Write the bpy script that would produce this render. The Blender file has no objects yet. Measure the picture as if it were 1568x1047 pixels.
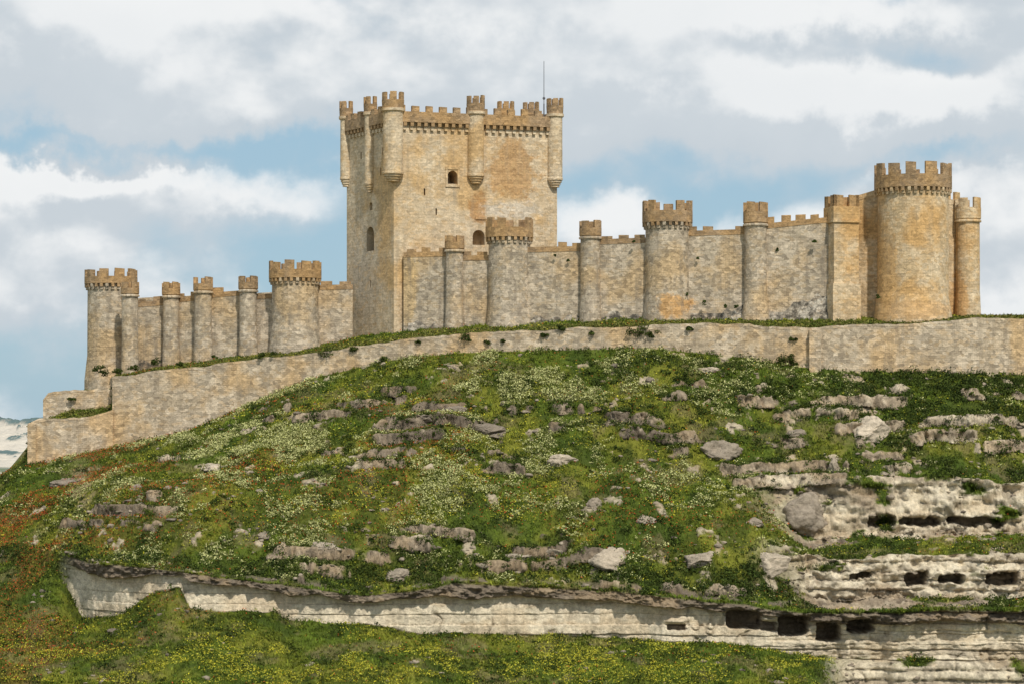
import bpy, bmesh, math, random
import numpy as np
from mathutils import Vector
random.seed(7); rng=np.random.default_rng(11)
sc=bpy.context.scene
sc.view_settings.view_transform='Standard'; sc.view_settings.look='None'; sc.view_settings.exposure=0
K=0.00025
def W(px,py,d): return Vector(((px-784)*K*d, d-400.0, (660-py)*K*d))
def WX(px,d): return (px-784)*K*d
def WZ(py,d): return (660-py)*K*d
# ---------------------------------------------------------------- noise
def _h(ix,iy,iz,seed):
    h=(ix.astype(np.int64)*374761393+iy.astype(np.int64)*668265263+iz.astype(np.int64)*2147483647+seed*974634777)&0xffffffff
    h=((h^(h>>13))*1274126177)&0xffffffff
    h=((h^(h>>16))*2246822519)&0xffffffff
    h=h^(h>>15)
    return (h&0xffffff)/float(0xffffff)
def vn(x,y,z,seed=0):
    x,y,z=np.broadcast_arrays(x,y,z)
    ix=np.floor(x);iy=np.floor(y);iz=np.floor(z)
    fx=x-ix;fy=y-iy;fz=z-iz
    fx=fx*fx*(3-2*fx);fy=fy*fy*(3-2*fy);fz=fz*fz*(3-2*fz)
    r=0
    for a in (0,1):
        for b in (0,1):
            for c in (0,1):
                w=(fx if a else 1-fx)*(fy if b else 1-fy)*(fz if c else 1-fz)
                r=r+w*_h(ix+a,iy+b,iz+c,seed)
    return r
def fbm(x,y,z,oct=4,seed=0,g=0.5):
    s=0;a=1;t=0
    for o in range(oct):
        s=s+a*vn(x*2**o,y*2**o,z*2**o,seed+o*17);t+=a;a*=g
    return s/t
def ss(a,b,x):
    t=np.clip((x-a)/(b-a),0,1);return t*t*(3-2*t)
# ---------------------------------------------------------------- materials
def newmat(name):
    m=bpy.data.materials.new(name);m.use_nodes=True
    nt=m.node_tree;b=nt.nodes['Principled BSDF'];b.inputs['Roughness'].default_value=.95
    b.inputs['Specular IOR Level'].default_value=.1
    return m,nt,b
def mixc(nt,fac,a,b,mode='MIX'):
    n=nt.nodes.new('ShaderNodeMix');n.data_type='RGBA';n.blend_type=mode
    for i,v in ((0,fac),(6,a),(7,b)):
        if isinstance(v,bpy.types.NodeSocket): nt.links.new(v,n.inputs[i])
        else: n.inputs[i].default_value=v if i==0 else (*v,1)
    return n.outputs[2]
def ramp(nt,src,a,b,c0=0.,c1=1.):
    n=nt.nodes.new('ShaderNodeMapRange');n.interpolation_type='SMOOTHSTEP'
    nt.links.new(src,n.inputs[0]);n.inputs[1].default_value=a;n.inputs[2].default_value=b
    n.inputs[3].default_value=c0;n.inputs[4].default_value=c1
    return n.outputs[0]
def noise(nt,vec,scale,detail=4,rough=.6,sc3=None):
    if sc3:
        m=nt.nodes.new('ShaderNodeMapping');m.inputs['Scale'].default_value=sc3
        nt.links.new(vec,m.inputs[0]);vec=m.outputs[0]
    n=nt.nodes.new('ShaderNodeTexNoise');n.inputs['Scale'].default_value=scale
    n.inputs['Detail'].default_value=detail;n.inputs['Roughness'].default_value=rough
    nt.links.new(vec,n.inputs['Vector']);return n.outputs['Fac']
def grey(nt,src):
    c=nt.nodes.new('ShaderNodeCombineColor')
    for i in range(3): nt.links.new(src,c.inputs[i])
    return c.outputs[0]
def stone(name,light,mid,warm,dark,warm_amt=(.5,.62),bw=.8,rh=.42,rubble=0.0,dark_rng=(.55,.75),streak=.5,patches=()):
    m,nt,b=newmat(name);L=nt.links.new
    tc=nt.nodes.new('ShaderNodeTexCoord');ob=tc.outputs['Object'];uv=tc.outputs['UV']
    base=mixc(nt,ramp(nt,noise(nt,ob,.35,6,.65),.38,.62),light,mid)
    base=mixc(nt,ramp(nt,noise(nt,ob,.11,5,.6),*warm_amt),base,warm)
    # tinted areas of the wall, stains among them
    for (c,rx,rz,pc,am) in patches:
        sb=nt.nodes.new('ShaderNodeVectorMath');sb.operation='SUBTRACT';L(ob,sb.inputs[0]);sb.inputs[1].default_value=c
        mu=nt.nodes.new('ShaderNodeVectorMath');mu.operation='MULTIPLY';L(sb.outputs[0],mu.inputs[0]);mu.inputs[1].default_value=(1/rx,.15,1/rz)
        ln=nt.nodes.new('ShaderNodeVectorMath');ln.operation='LENGTH';L(mu.outputs[0],ln.inputs[0])
        ad=nt.nodes.new('ShaderNodeMath');ad.operation='MULTIPLY_ADD';L(noise(nt,ob,.45,6,.7),ad.inputs[0]);ad.inputs[1].default_value=2.4;L(ln.outputs['Value'],ad.inputs[2])
        base=mixc(nt,ramp(nt,ad.outputs[0],1.85,2.25,am,0),base,pc)
    v=nt.nodes.new('ShaderNodeTexVoronoi');v.inputs['Scale'].default_value=1.0
    mp=nt.nodes.new('ShaderNodeMapping');mp.inputs['Scale'].default_value=(1.35,2.4,1);L(uv,mp.inputs[0]);L(mp.outputs[0],v.inputs['Vector'])
    sep=nt.nodes.new('ShaderNodeSeparateColor');L(v.outputs['Color'],sep.inputs[0])
    mul=nt.nodes.new('ShaderNodeMapRange');L(sep.outputs[0],mul.inputs[0]);mul.inputs[3].default_value=.79-.16*rubble;mul.inputs[4].default_value=1.14+.10*rubble
    base=mixc(nt,1.0,base,grey(nt,mul.outputs[0]),'MULTIPLY')
    base=mixc(nt,ramp(nt,sep.outputs[1],.8,.86,0,.4),base,warm)
    br=nt.nodes.new('ShaderNodeTexBrick');L(uv,br.inputs['Vector'])
    br.inputs['Scale'].default_value=1;br.inputs['Brick Width'].default_value=bw;br.inputs['Row Height'].default_value=rh
    br.inputs['Mortar Size'].default_value=.035;br.inputs['Mortar Smooth'].default_value=.4
    br.inputs['Color1'].default_value=(1.06,1.05,1.04,1);br.inputs['Color2'].default_value=(.89,.88,.87,1);br.inputs['Mortar'].default_value=(.70,.66,.62,1)
    base=mixc(nt,ramp(nt,noise(nt,ob,.5,4,.6),.35,.65,.3,.9),base,br.outputs['Color'],'MULTIPLY')
    st=ramp(nt,noise(nt,ob,1.0,5,.6,(.9,.9,.12)),.48,.72,0,streak)
    base=mixc(nt,st,base,dark)
    bl=ramp(nt,noise(nt,ob,.7,9,.75),*dark_rng)
    base=mixc(nt,bl,base,dark)
    hl=ramp(nt,noise(nt,ob,1.9,6,.75),.28,.45,.35,0)
    base=mixc(nt,hl,base,dark)
    r=nt.nodes.new('ShaderNodeMapRange');L(noise(nt,ob,3.5,5,.8),r.inputs[0]);r.inputs[1].default_value=.3;r.inputs[2].default_value=.7;r.inputs[3].default_value=.76;r.inputs[4].default_value=1.24
    base=mixc(nt,1.0,base,grey(nt,r.outputs[0]),'MULTIPLY')
    L(base,b.inputs['Base Color'])
    ad=nt.nodes.new('ShaderNodeMath');ad.operation='ADD';L(noise(nt,ob,2,7,.75),ad.inputs[0]);L(mul.outputs[0],ad.inputs[1])
    bp=nt.nodes.new('ShaderNodeBump');bp.inputs['Strength'].default_value=.75;bp.inputs['Distance'].default_value=.2
    L(ad.outputs[0],bp.inputs['Height']);L(bp.outputs[0],b.inputs['Normal'])
    return m
M_keep=stone('keep_ashlar',(.68,.56,.40),(.61,.48,.32),(.60,.41,.21),(.33,.27,.20),(.50,.64),.9,.45,0,(.61,.82),.45,
    patches=(((WX(785,419),19,WZ(262,419)),4.6,6.2,(.50,.30,.135),.85),((WX(732,416),16,WZ(318,416)),1.6,3.4,(.46,.25,.10),.8),((WX(780,419),19,WZ(322,419)),5,1.8,(.66,.58,.47),.8),((WX(630,413),13,WZ(455,413)),3,5,(.58,.38,.19),.5),((WX(560,420),20,WZ(430,420)),4,9,(.50,.43,.33),.7)))
M_warm=stone('tower_ashlar',(.67,.54,.37),(.60,.45,.27),(.60,.38,.17),(.34,.26,.17),(.46,.62),.8,.42,.3,(.61,.82),.4,
    patches=(((WX(1340,396),-8,WZ(430,396)),3.2,9,(.60,.37,.16),.8),((WX(1470,396),-3,WZ(460,396)),2,5,(.60,.36,.15),.8),((WX(1400,396),-10,WZ(478,396)),7,1.6,(.62,.40,.2),.7)))
M_grey=stone('curtain_rubble',(.57,.485,.375),(.45,.38,.285),(.54,.40,.24),(.22,.185,.145),(.48,.64),.6,.35,1,(.54,.75),.6,
    patches=(((WX(1030,402),0,WZ(470,402)),3.2,2.2,(.62,.36,.14),.85),((WX(625,411),11,WZ(440,411)),1.6,7,(.60,.42,.2),.7)))
M_foot=stone('rough_footing',(.62,.56,.47),(.40,.35,.28),(.44,.33,.22),(.10,.09,.075),(.5,.66),.7,.4,1.8,(.44,.60),.5)
M_top=stone('weathered_parapet',(.42,.295,.18),(.33,.23,.135),(.47,.30,.145),(.16,.125,.09),(.45,.6),.5,.3,.6,(.55,.77),.3)
M_outer=stone('rampart_masonry',(.62,.52,.395),(.50,.405,.29),(.59,.42,.24),(.25,.205,.155),(.46,.62),.6,.33,1,(.54,.77),.5)
M_dark,_nt,_b=newmat('painted_recess_shade');_b.inputs['Base Color'].default_value=(.02,.018,.015,1)  # near-black for the cut openings, recess shade put into the colour
M_metal,_nt,_b=newmat('grey_metal');_b.inputs['Base Color'].default_value=(.15,.15,.16,1);_b.inputs['Metallic'].default_value=.6;_b.inputs['Roughness'].default_value=.5
# ---------------------------------------------------------------- mesh builder
class MB:
    def __init__(s): s.v=[];s.f=[];s.uv=[];s.m=[];s.mats=[]
    def mi(s,m):
        if m not in s.mats: s.mats.append(m)
        return s.mats.index(m)
    def add(s,vs,fs,uvs,mat):
        o=len(s.v);s.v+=[tuple(v) for v in vs];k=s.mi(mat)
        for f,u in zip(fs,uvs): s.f.append([i+o for i in f]);s.uv.append(u);s.m.append(k)
    def prism(s,A,B,inw,th,z0a,z0b,z1a,z1b,mat,u0=0,n=1):
        A=Vector(A[:2]);B=Vector(B[:2]);I=Vector(inw[:2]).normalized()*th;L=(B-A).length
        vs=[];
        for P,z0,z1 in ((A,z0a,z1a),(B,z0b,z1b)):
            Q=P+I
            vs+=[(P.x,P.y,z0),(P.x,P.y,z1),(Q.x,Q.y,z1),(Q.x,Q.y,z0)]
        fs=[(0,4,5,1),(1,5,6,2),(2,6,7,3),(3,7,4,0),(0,1,2,3),(4,7,6,5)]
        a,b=u0,u0+L
        uv=[[(a,z0a),(b,z0b),(b,z1b),(a,z1a)],[(a,z1a),(b,z1b),(b,z1b+th),(a,z1a+th)],[(a,z1a),(b,z1b),(b,z0b),(a,z0a)],
            [(a,0),(b,0),(b,th),(a,th)],[(a,z0a),(a,z1a),(a+th,z1a),(a+th,z0a)],[(b,z0b),(b+th,z0b),(b+th,z1b),(b,z1b)]]
        s.add(vs,fs,uv,mat)
    def lathe(s,cx,cy,prof,mats,n=36):
        R=max(p[0] for p in prof)
        for k in range(len(prof)-1):
            (r0,z0),(r1,z1)=prof[k],prof[k+1];m=mats[k] if isinstance(mats,list) else mats
            vs=[];fs=[];uv=[]
            for i in range(n):
                a=2*math.pi*i/n;vs+=[(cx+r0*math.cos(a),cy+r0*math.sin(a),z0),(cx+r1*math.cos(a),cy+r1*math.sin(a),z1)]
            hz=abs(z1-z0)<.3 
            for i in range(n):
                j=(i+1)%n;fs.append((2*i,2*j,2*j+1,2*i+1))
                ua=2*math.pi*R*i/n;ub=2*math.pi*R*(i+1)/n
                w0,w1=(r0,r1) if hz else (z0,z1)
                uv.append([(ua,w0),(ub,w0),(ub,w1),(ua,w1)])
            s.add(vs,fs,uv,m)
    def sector(s,cx,cy,r0,r1,a0,a1,z0,z1,mat,n=3,z1b=None):
        vs=[];z1b=z1 if z1b is None else z1b
        for i in range(n+1):
            a=a0+(a1-a0)*i/n;c,t=math.cos(a),math.sin(a);zt=z1+(z1b-z1)*i/n
            vs+=[(cx+r1*c,cy+r1*t,z0),(cx+r1*c,cy+r1*t,zt),(cx+r0*c,cy+r0*t,zt),(cx+r0*c,cy+r0*t,z0)]
        fs=[];uv=[]
        for i in range(n):
            ua=r1*(a0+(a1-a0)*i/n);ub=r1*(a0+(a1-a0)*(i+1)/n)
            for q in range(4):
                p=(q+1)%4;fs.append((4*i+q,4*i+4+q,4*i+4+p,4*i+p))
                uv.append([(ua,z0 if q==0 else z1),(ub,z0 if q==0 else z1),(ub,z1 if q==0 else z1+.5),(ua,z1 if q==0 else z1+.5)] if q<3 else [(ua,0),(ub,0),(ub,1),(ua,1)])
        fs.append((0,1,2,3));uv.append([(0,z0),(0,z1),(1,z1),(1,z0)])
        e=4*n;fs.append((e,e+3,e+2,e+1));uv.append([(0,z0),(1,z0),(1,z1),(0,z1)])
        s.add(vs,fs,uv,mat)
    def obj(s,name,parent=None):
        me=bpy.data.meshes.new(name);me.from_pydata(s.v,[],s.f)
        for m in s.mats: me.materials.append(m)
        me.polygons.foreach_set('material_index',s.m)
        ul=me.uv_layers.new(name='UVMap');flat=[c for u in s.uv for p in u for c in p];ul.data.foreach_set('uv',flat)
        bm=bmesh.new();bm.from_mesh(me);bmesh.ops.recalc_face_normals(bm,faces=bm.faces);bm.to_mesh(me);bm.free()
        o=bpy.data.objects.new(name,me);sc.collection.objects.link(o)
        if parent: o.parent=parent
        return o
def empty(name):
    o=bpy.data.objects.new(name,None);sc.collection.objects.link(o);return o
castle=empty('medieval_castle')
# ---------------------------------------------------------------- towers
def tower(name,px,d,rpx,py_top,py_base,hp,mat,nm,big=True,mfrac=.6,par_mat=None,skip=.06,flare=1.12,ph=0.):
    s=MB();par_mat=par_mat or M_top
    r=rpx*K*d*.96;cx=WX(px,d);cy=d-400
    zt=WZ(py_top,d);zb=WZ(py_base,d)
    ov=.45 if big else .18
    hm=hp*.42;zc=zt-hp
    zpar=zt-hm
    r2=r/ (1.0 if not big else 1.04)
    ro=r2+ov
    zcb=zc+(.75 if big else .25)
    prof=[(r2*flare,zb-2.5),(r2*flare,zb-.2),(r2*1.02,zb+3.2),(r2,zb+3.8),(r2*.985,zc),]
    mats=[mat]*4
    if big:
        prof+=[(r2*.985,zcb),(ro,zcb+.02),(ro,zpar)];mats+=[mat,par_mat,par_mat]
    else:
        prof+=[(ro+.05,zc+.02),(ro+.05,zcb),(r2+.05,zcb+.15),(ro,zcb+.3),(ro,zpar)];mats+=[mat,mat,mat,par_mat,par_mat]
    ri=ro-.55
    prof+=[(ri,zpar),(ri,zpar-hm*.9),(0.01,zpar-hm*.9)];mats+=[par_mat]*3
    s.lathe(cx,cy,prof,mats,40 if big else 28)
    if big:
        nc=int(2*math.pi*ro/.95)
        for i in range(nc):
            a=2*math.pi*i/nc;w=.23/ro
            s.sector(cx,cy,r2*.9,ro-.03,a-w,a+w,zc+.2,zcb-.0,par_mat if i%3 else mat,1)
            s.sector(cx,cy,r2*.9,r2+ov*.5,a-w,a+w,zc-.2,zc+.2,mat,1)
    st=2*math.pi/nm
    for i in range(nm):
        if random.random()<skip: continue
        a=i*st+ph+random.uniform(-.05,.05)*st;w=st*mfrac*random.uniform(.85,1.08)
        h=hm*random.uniform(.82,1.0)
        s.sector(cx,cy,ri+.02,ro-.015,a,a+w,zpar-.04,zpar+h,par_mat,3,zpar+h*random.uniform(.9,1.04))
    return s.obj(name,castle)
tower('tower_left_end',170,427,39,412,580,3.3,M_grey,10,True)
tower('turret_left_1',199,419,13,432,566,2.4,M_grey,5,False)
tower('turret_left_2',262,421,13,432,556,2.6,M_grey,5,False)
tower('turret_left_3',311,419,14,424,550,2.7,M_grey,5,False)
tower('turret_left_4',380,418,14,422,542,2.7,M_grey,5,False)
tower('tower_left_round',452,417,39,400,534,3.6,M_grey,10,True)
tower('turret_mid_1',696,409,14,361,503,2.6,M_grey,5,False)
tower('tower_mid_round',780,408,35,334,498,3.9,M_grey,9,True)
tower('turret_mid_2',904,404,16,338,492,2.9,M_grey,5,False,.6)
tower('tower_right_round',1022,402,37,307,492,4.3,M_grey,10,True)
tower('turret_right_1',1157,399,18,309,490,3.8,M_grey,5,False,.6,None,.0,1.3)
tower('tower_right_main',1398,396,59,252,488,4.6,M_warm,12,True,.6,None,0,1.1,.2)
tower('turret_right_end',1482,399,19,303,484,3.8,M_warm,5,False,.7,M_warm,0,1.1)
tower('tower_small_right_back',1440,411,30,296,484,3.0,M_warm,7,False,.65,M_warm,0)
def sq_tower(name,px0,px1,d,ang,py_top,py_base,hp,mat,parm):
    s=MB();a=math.radians(ang);ax=Vector((math.cos(a),math.sin(a)));ay=Vector((-math.sin(a),math.cos(a)))
    w=(px1-px0)*K*d/(math.cos(a)+.55*abs(math.sin(a)));dep=w*1.0
    A=Vector((WX(px0,d),d-400));B=A+ax*w
    zt=WZ(py_top,d);zb=WZ(py_base,d);zp=zt-hp*.42;zc=zt-hp
    s.prism(A-ax*.25-ay*.25,B+ax*.25-ay*.25,ay,dep+.5,zb-2.5,zb-2.5,zb+5.5,zb+5.5,mat)
    s.prism(A,B,ay,dep,zb+5.5,zb+5.5,zc,zc,mat)
    s.prism(A-ax*.25-ay*.25,B+ax*.25-ay*.25,ay,dep+.5,zc,zc,zc+.3,zc+.3,mat)
    s.prism(A-ax*.1-ay*.1,B+ax*.1-ay*.1,ay,dep+.2,zc+.3,zc+.3,zp,zp,mat)
    for (P,Q,inn) in ((A,B,ay),(B,B+ay*dep,-ax),(B+ay*dep,A+ay*dep,-ay),(A+ay*dep,A,ax)):
        L=(Q-P).length;dr=(Q-P).normalized()
        for k in range(2):
            p=P+dr*(L*(.0+k*.62));q=p+dr*L*.38
            s.prism(p,q,inn,.5,zp-.03,zp-.03,zt,zt-.1,parm)
    return s.obj(name,castle)
sq_tower('tower_right_square',1277,1322,395,14,298,490,4.2,M_warm,M_top)
# ---------------------------------------------------------------- curtain walls
def curtain(s,pts,mat,parm,merl=True,th=2.0,mh=.8,ml=1.3,gap=.8,inw=(0,1)):
    for i in range(len(pts)-1):
        (p0,d0,t0,b0),(p1,d1,t1,b1)=pts[i],pts[i+1]
        A=Vector((WX(p0,d0),d0-400));B=Vector((WX(p1,d1),d1-400))
        za,zb=WZ(t0,d0),WZ(t1,d1)
        if merl: za-=mh;zb-=mh
        s.prism(A,B,inw,th,WZ(b0,d0)-2,WZ(b1,d1)-2,za-.8,zb-.8,mat,i*37)
        I=Vector(inw).normalized()
        s.prism(A-I*.06,B-I*.06,inw,.6,za-.8,zb-.8,za,zb,parm,i*37)
        if merl:
            L=(B-A).length;n=max(1,int(L/(ml+gap)));dr=(B-A).normalized()
            for k in range(n):
                if random.random()<.1: continue
                q0=(k+.2+random.uniform(-.06,.06))/n;q1=q0+ml/(ml+gap)/n*random.uniform(.85,1.05)
                P=A.lerp(B,q0);Q=A.lerp(B,min(q1,.995));h=mh*random.uniform(.55,1.05)
                s.prism(P-I*.04,Q-I*.04,inw,.55,za+(zb-za)*q0-.05,za+(zb-za)*q1-.05,za+(zb-za)*q0+h,za+(zb-za)*q1+h*random.uniform(.85,1.),parm)
s=MB()
curtain(s,[(618,411.5,379,506),(690,409.5,377,503)],M_grey,M_top)
curtain(s,[(700,409.2,384,503),(752,408,383,500)],M_grey,M_top)
curtain(s,[(806,406.5,371,497),(894,404.5,369,493)],M_grey,M_top)
curtain(s,[(914,404,359,492),(994,402,356,490)],M_grey,M_top)
curtain(s,[(1048,401,346,490),(1146,399.5,343,490)],M_grey,M_top)
curtain(s,[(1168,399,333,490),(1284,397,321,490)],M_grey,M_top,mh=1.0)
curtain(s,[(1312,399,300,488),(1345,398,290,488)],M_warm,M_warm,merl=False)
curtain(s,[(1445,399,306,486),(1478,400,306,485)],M_warm,M_warm,merl=False)
s.obj('curtain_wall_right',castle)
s=MB()
curtain(s,[(486,418,431,527),(540,419,430,520)],M_grey,M_top,mh=.6)
curtain(s,[(386,419,444,541),(418,418,443,537)],M_grey,M_top,mh=.7)
curtain(s,[(320,420,440,549),(374,419,436,543)],M_grey,M_top,mh=.9)
curtain(s,[(268,421.5,448,555),(306,420,445,550)],M_grey,M_top)
curtain(s,[(203,423,457,565),(256,422,453,557)],M_grey,M_top,mh=.7)
curtain(s,[(160,426,440,575),(203,422.5,445,565)],M_grey,M_top,mh=.9)
s.obj('curtain_wall_left',castle)
s=MB()
def footing(px0,px1,d0,d1,b,h0,h1,pr=.45):
    n=int((px1-px0)/7);prev=random.uniform(h0,h1)
    for k in range(n):
        q0,q1=k/n,(k+1)/n;hN=prev+random.uniform(-.9,.9);hN=min(max(hN,h0),h1)
        da=d0+(d1-d0)*q0;db=d0+(d1-d0)*q1;pa=px0+(px1-px0)*q0;pb=px0+(px1-px0)*q1
        for lv,e in ((1.,.12),(.62,.30),(.3,pr)):
            z=WZ(b,da);j=random.uniform(-.04,.04)
            s.prism((WX(pa,da),da-400-e-j),(WX(pb,db),db-400-e-j),(0,1),e+.1,z-2,z-2,z+prev*lv,z+hN*lv,M_foot,k*1.1)
        prev=hN
footing(1046,1142,401,399.6,490,1.0,3.6);footing(1172,1280,399,397,490,1.2,4.2,.6);footing(918,990,404,402,491,.4,1.6)
footing(208,255,423,422,563,.6,2.0);footing(625,688,411.3,409.7,504,.5,1.6);footing(812,890,406.4,404.7,494,.3,1.2)
s.obj('curtain_wall_footing',castle)
s=MB()
s.prism((WX(170,440),38),(WX(500,446),46),(0,-1),1.5,6,12,WZ(460,440),WZ(445,446),M_grey)
s.prism((WX(500,446),46),(WX(1000,440),40),(0,-1),1.5,12,15,WZ(445,446),WZ(385,440),M_grey,30)
s.prism((WX(1000,440),40),(WX(1440,420),20),(0,-1),1.5,15,15,WZ(385,440),WZ(345,420),M_grey,90)
s.obj('curtain_wall_back',castle)
# ---------------------------------------------------------------- keep
P0=Vector((WX(603,412),12));P1=Vector((WX(853,420.4),20.4));P3=Vector((WX(531,426),26));P2=P1+P3-P0
kc=(P0+P2)/2
zb=WZ(530,412);zp0=WZ(187,412);zpar=WZ(171,412);zmt=WZ(160,412)
def poly_prism(s,pts,z0,z1,mat):
    n=len(pts);vs=[(p.x,p.y,z0) for p in pts]+[(p.x,p.y,z1) for p in pts];fs=[];uv=[];u=0
    for i in range(n):
        j=(i+1)%n;L=(pts[j]-pts[i]).length;fs.append((i,j,n+j,n+i));uv.append([(u,z0),(u+L,z0),(u+L,z1),(u,z1)]);u+=L
    fs.append(tuple(range(n,2*n)));uv.append([(p.x,p.y) for p in pts]);fs.append(tuple(reversed(range(n))));uv.append([(p.x,p.y) for p in reversed(pts)])
    s.add(vs,fs,uv,mat)
s=MB();poly_prism(s,[P0,P1,P2,P3],zb,zp0,M_keep);kb=s.obj('keep_walls',castle)
def face_cut(A,B,out,t,zc_,w,h,depth,arch=True):
    dr=(B-A).normalized();c=A+(B-A)*t
    s=MB();prof=[(-w/2,0),(w/2,0)]
    if arch:
        hh=h-w/2
        for i in range(9):
            a=math.pi*i/8;prof.append((w/2*math.cos(a),hh+w/2*math.sin(a)))
    else: prof+=[(w/2,h),(-w/2,h)]
    vs=[];n=len(prof)
    for e in (1.0,-depth):
        for (x,z) in prof:
            p=c+dr*x+out*e;vs.append((p.x,p.y,zc_+z))
    fs=[tuple(range(n)),tuple(reversed(range(n,2*n)))]+[(i,(i+1)%n,n+(i+1)%n,n+i) for i in range(n)]
    s.add(vs,fs,[[(0,0)]*len(f) for f in fs],M_dark);o=s.obj('cut')
    md=kb.modifiers.new('b','BOOLEAN');md.operation='DIFFERENCE';md.object=o;md.solver='EXACT'
    bpy.context.view_layer.objects.active=kb
    bpy.ops.object.modifier_apply(modifier='b');bpy.data.objects.remove(o)
def outw(A,B):
    dr=(B-A).normalized();n=Vector((dr.y,-dr.x));
    return n if (kc-A).dot(n)<0 else -n
oR=outw(P0,P1);oL=outw(P0,P3)
def tF(px,B):
    k=(px-784)*K;A=P0;D=B-A
    return (k*(A.y+400)-A.x)/(D.x-k*D.y)
tR=lambda px:tF(px,P1)
tL=lambda px:tF(px,P3)
face_cut(P0,P1,oR,tR(693),WZ(282,415),1.6,2.1,4)
face_cut(P0,P3,oL,tL(567),WZ(384,418),2.6,3.9,4)
face_cut(P0,P3,oL,tL(568),WZ(322,418),1.0,1.3,2)
face_cut(P0,P1,oR,tR(733),WZ(376,417),2.0,2.4,2)
for px,py in ((650,300),(655,440),(668,330)): face_cut(P0,P1,oR,tR(px),WZ(py,414),.25,1.1,1,False)
for px,py in ((583,270),(586,240),(553,240),(567,440)): face_cut(P0,P3,oL,tL(px),WZ(py,417),.4,1.2,1,False)
s=MB()
dR=(P1-P0).normalized();c=P0+(P1-P0)*tR(693)
s.prism(c-dR*1.15+oR*.12,c-dR*.82+oR*.12,-oR,.3,WZ(284,415),WZ(284,415),WZ(260,415),WZ(260,415),M_keep)
s.prism(c+dR*.82+oR*.12,c+dR*1.15+oR*.12,-oR,.3,WZ(284,415),WZ(284,415),WZ(260,415),WZ(260,415),M_keep)
s.prism(c-dR*1.2+oR*.14,c+dR*1.2+oR*.14,-oR,.3,WZ(260,415),WZ(260,415),WZ(256,415),WZ(256,415),M_keep)
s.prism(c-dR*1.2+oR*.16,c+dR*1.2+oR*.16,-oR,.3,WZ(287,415),WZ(287,415),WZ(284,415),WZ(284,415),M_keep)
a_=P0+(P1-P0)*tR(728);b_=P0+(P1-P0)*tR(770)
s.prism(a_+oR*.15,b_+oR*.15,-oR,.3,WZ(337,417),WZ(337,417),WZ(333,417),WZ(333,417),M_keep)
ov=.75
for A,B in ((P0,P1),(P1,P2),(P2,P3),(P3,P0)):
    o=outw(A,B);dr=(B-A).normalized();L=(B-A).length
    n=int(L/1.1)
    for i in range(n):
        c=A+dr*(L*(i+.5)/n)
        s.prism(c-dr*.27+o*(ov-.05),c+dr*.27+o*(ov-.05),-o,ov+.1,zp0-.6,zp0-.6,zp0-.0,zp0-.0,M_top)
        s.prism(c-dr*.26+o*ov*.55,c+dr*.26+o*ov*.55,-o,ov*.55+.1,zp0-1.2,zp0-1.2,zp0-.6,zp0-.6,M_keep)
    s.prism(A+o*ov-dr*.0,B+o*ov,-o,.7,zp0,zp0,zpar,zpar,M_top)
    n=int(L/2.1)
    for i in range(n):
        c=A+dr*(L*(i+.5)/n);w=.60+random.uniform(-.07,.05);h=(zmt-zpar)*random.uniform(.75,1.05)
        s.prism(c-dr*w+o*(ov-.02),c+dr*w+o*(ov-.02),-o,.62,zpar-.03,zpar-.03,zpar+h,zpar+h*.95,M_top)
poly_prism(s,[P0+(kc-P0)*.02,P1+(kc-P1)*.02,P2+(kc-P2)*.02,P3+(kc-P3)*.02],zp0+.02,zp0+.4,M_grey)
s.obj('keep_parapet',castle)
def bartizan(name,c,r,z_top,z_cor,nm=7,nring=4):
    s=MB();mats=[]
    prof=[(.05,z_cor-.55)]
    for i in range(nring):
        rr=r*(.45+.6*(i+1)/nring);z=z_cor-.5+.38*i
        prof+=[(rr,z+.02),(rr,z+.34)];mats+=[M_keep,M_keep]
    z=z_cor-.5+.38*nring
    prof+=[(r,z+.05)];mats+=[M_keep]
    zm=z_top-1.3
    prof+=[(r*.98,zm-1.9),(r+.22,zm-1.7),(r+.22,zm-1.3),(r+.1,zm-1.2),(r+.16,zm),(r-.3,zm),(r-.3,zm-.9),(.01,zm-.9)]
    mats+=[M_keep,M_keep,M_keep,M_top,M_top,M_top,M_top,M_top]
    s.lathe(c.x,c.y,prof,mats,28)
    st=2*math.pi/nm
    for i in range(nm):
        a=i*st+.3;s.sector(c.x,c.y,r-.28,r+.15,a,a+st*.58,zm-.03,z_top-random.uniform(0,.25),M_top,3)
    return s.obj(name,castle)
bartizan('keep_turret_corner',P0+oR*.2+oL*.2,1.62,WZ(142,412),WZ(274,412),6)
cm_=P0+(P1-P0)*tR(728)+oR*.15
bartizan('keep_turret_middle',cm_,1.32,WZ(147,cm_.y+400),WZ(277,cm_.y+400),6)
bartizan('keep_turret_right',P1+oR*.1-(P1-P0).normalized()*.4,1.22,WZ(151,P1.y+400),WZ(283,P1.y+400),6)
bartizan('keep_turret_left',P3+oL*.1,.98,WZ(155,P3.y+400),WZ(282,P3.y+400),5)
cl=P0+(P3-P0)*tL(568)+oL*.1
bartizan('keep_turret_side',cl,.95,WZ(148,cl.y+400),WZ(290,cl.y+400),5)
bartizan('keep_turret_back',P2,1.3,WZ(156,P2.y+400),WZ(283,P2.y+400),6)
cb=P1.lerp(P2,.5);bartizan('keep_turret_back_side',cb,1.2,WZ(157,cb.y+400),WZ(283,cb.y+400),6)
s=MB();cr=P1.lerp(P0,.08)+Vector((0,4));zr0=zp0+.3;zr1=WZ(95,cr.y+400)
s.lathe(cr.x,cr.y,[(.10,zr0),(.10,zr0+4),(.06,zr0+4.05),(.045,zr1),(.005,zr1+.2)],M_metal,8)
s.lathe(cr.x,cr.y,[(.01,zr0+4.6),(.22,zr0+4.8),(.22,zr0+5.0),(.01,zr0+5.2)],M_metal,8)
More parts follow.
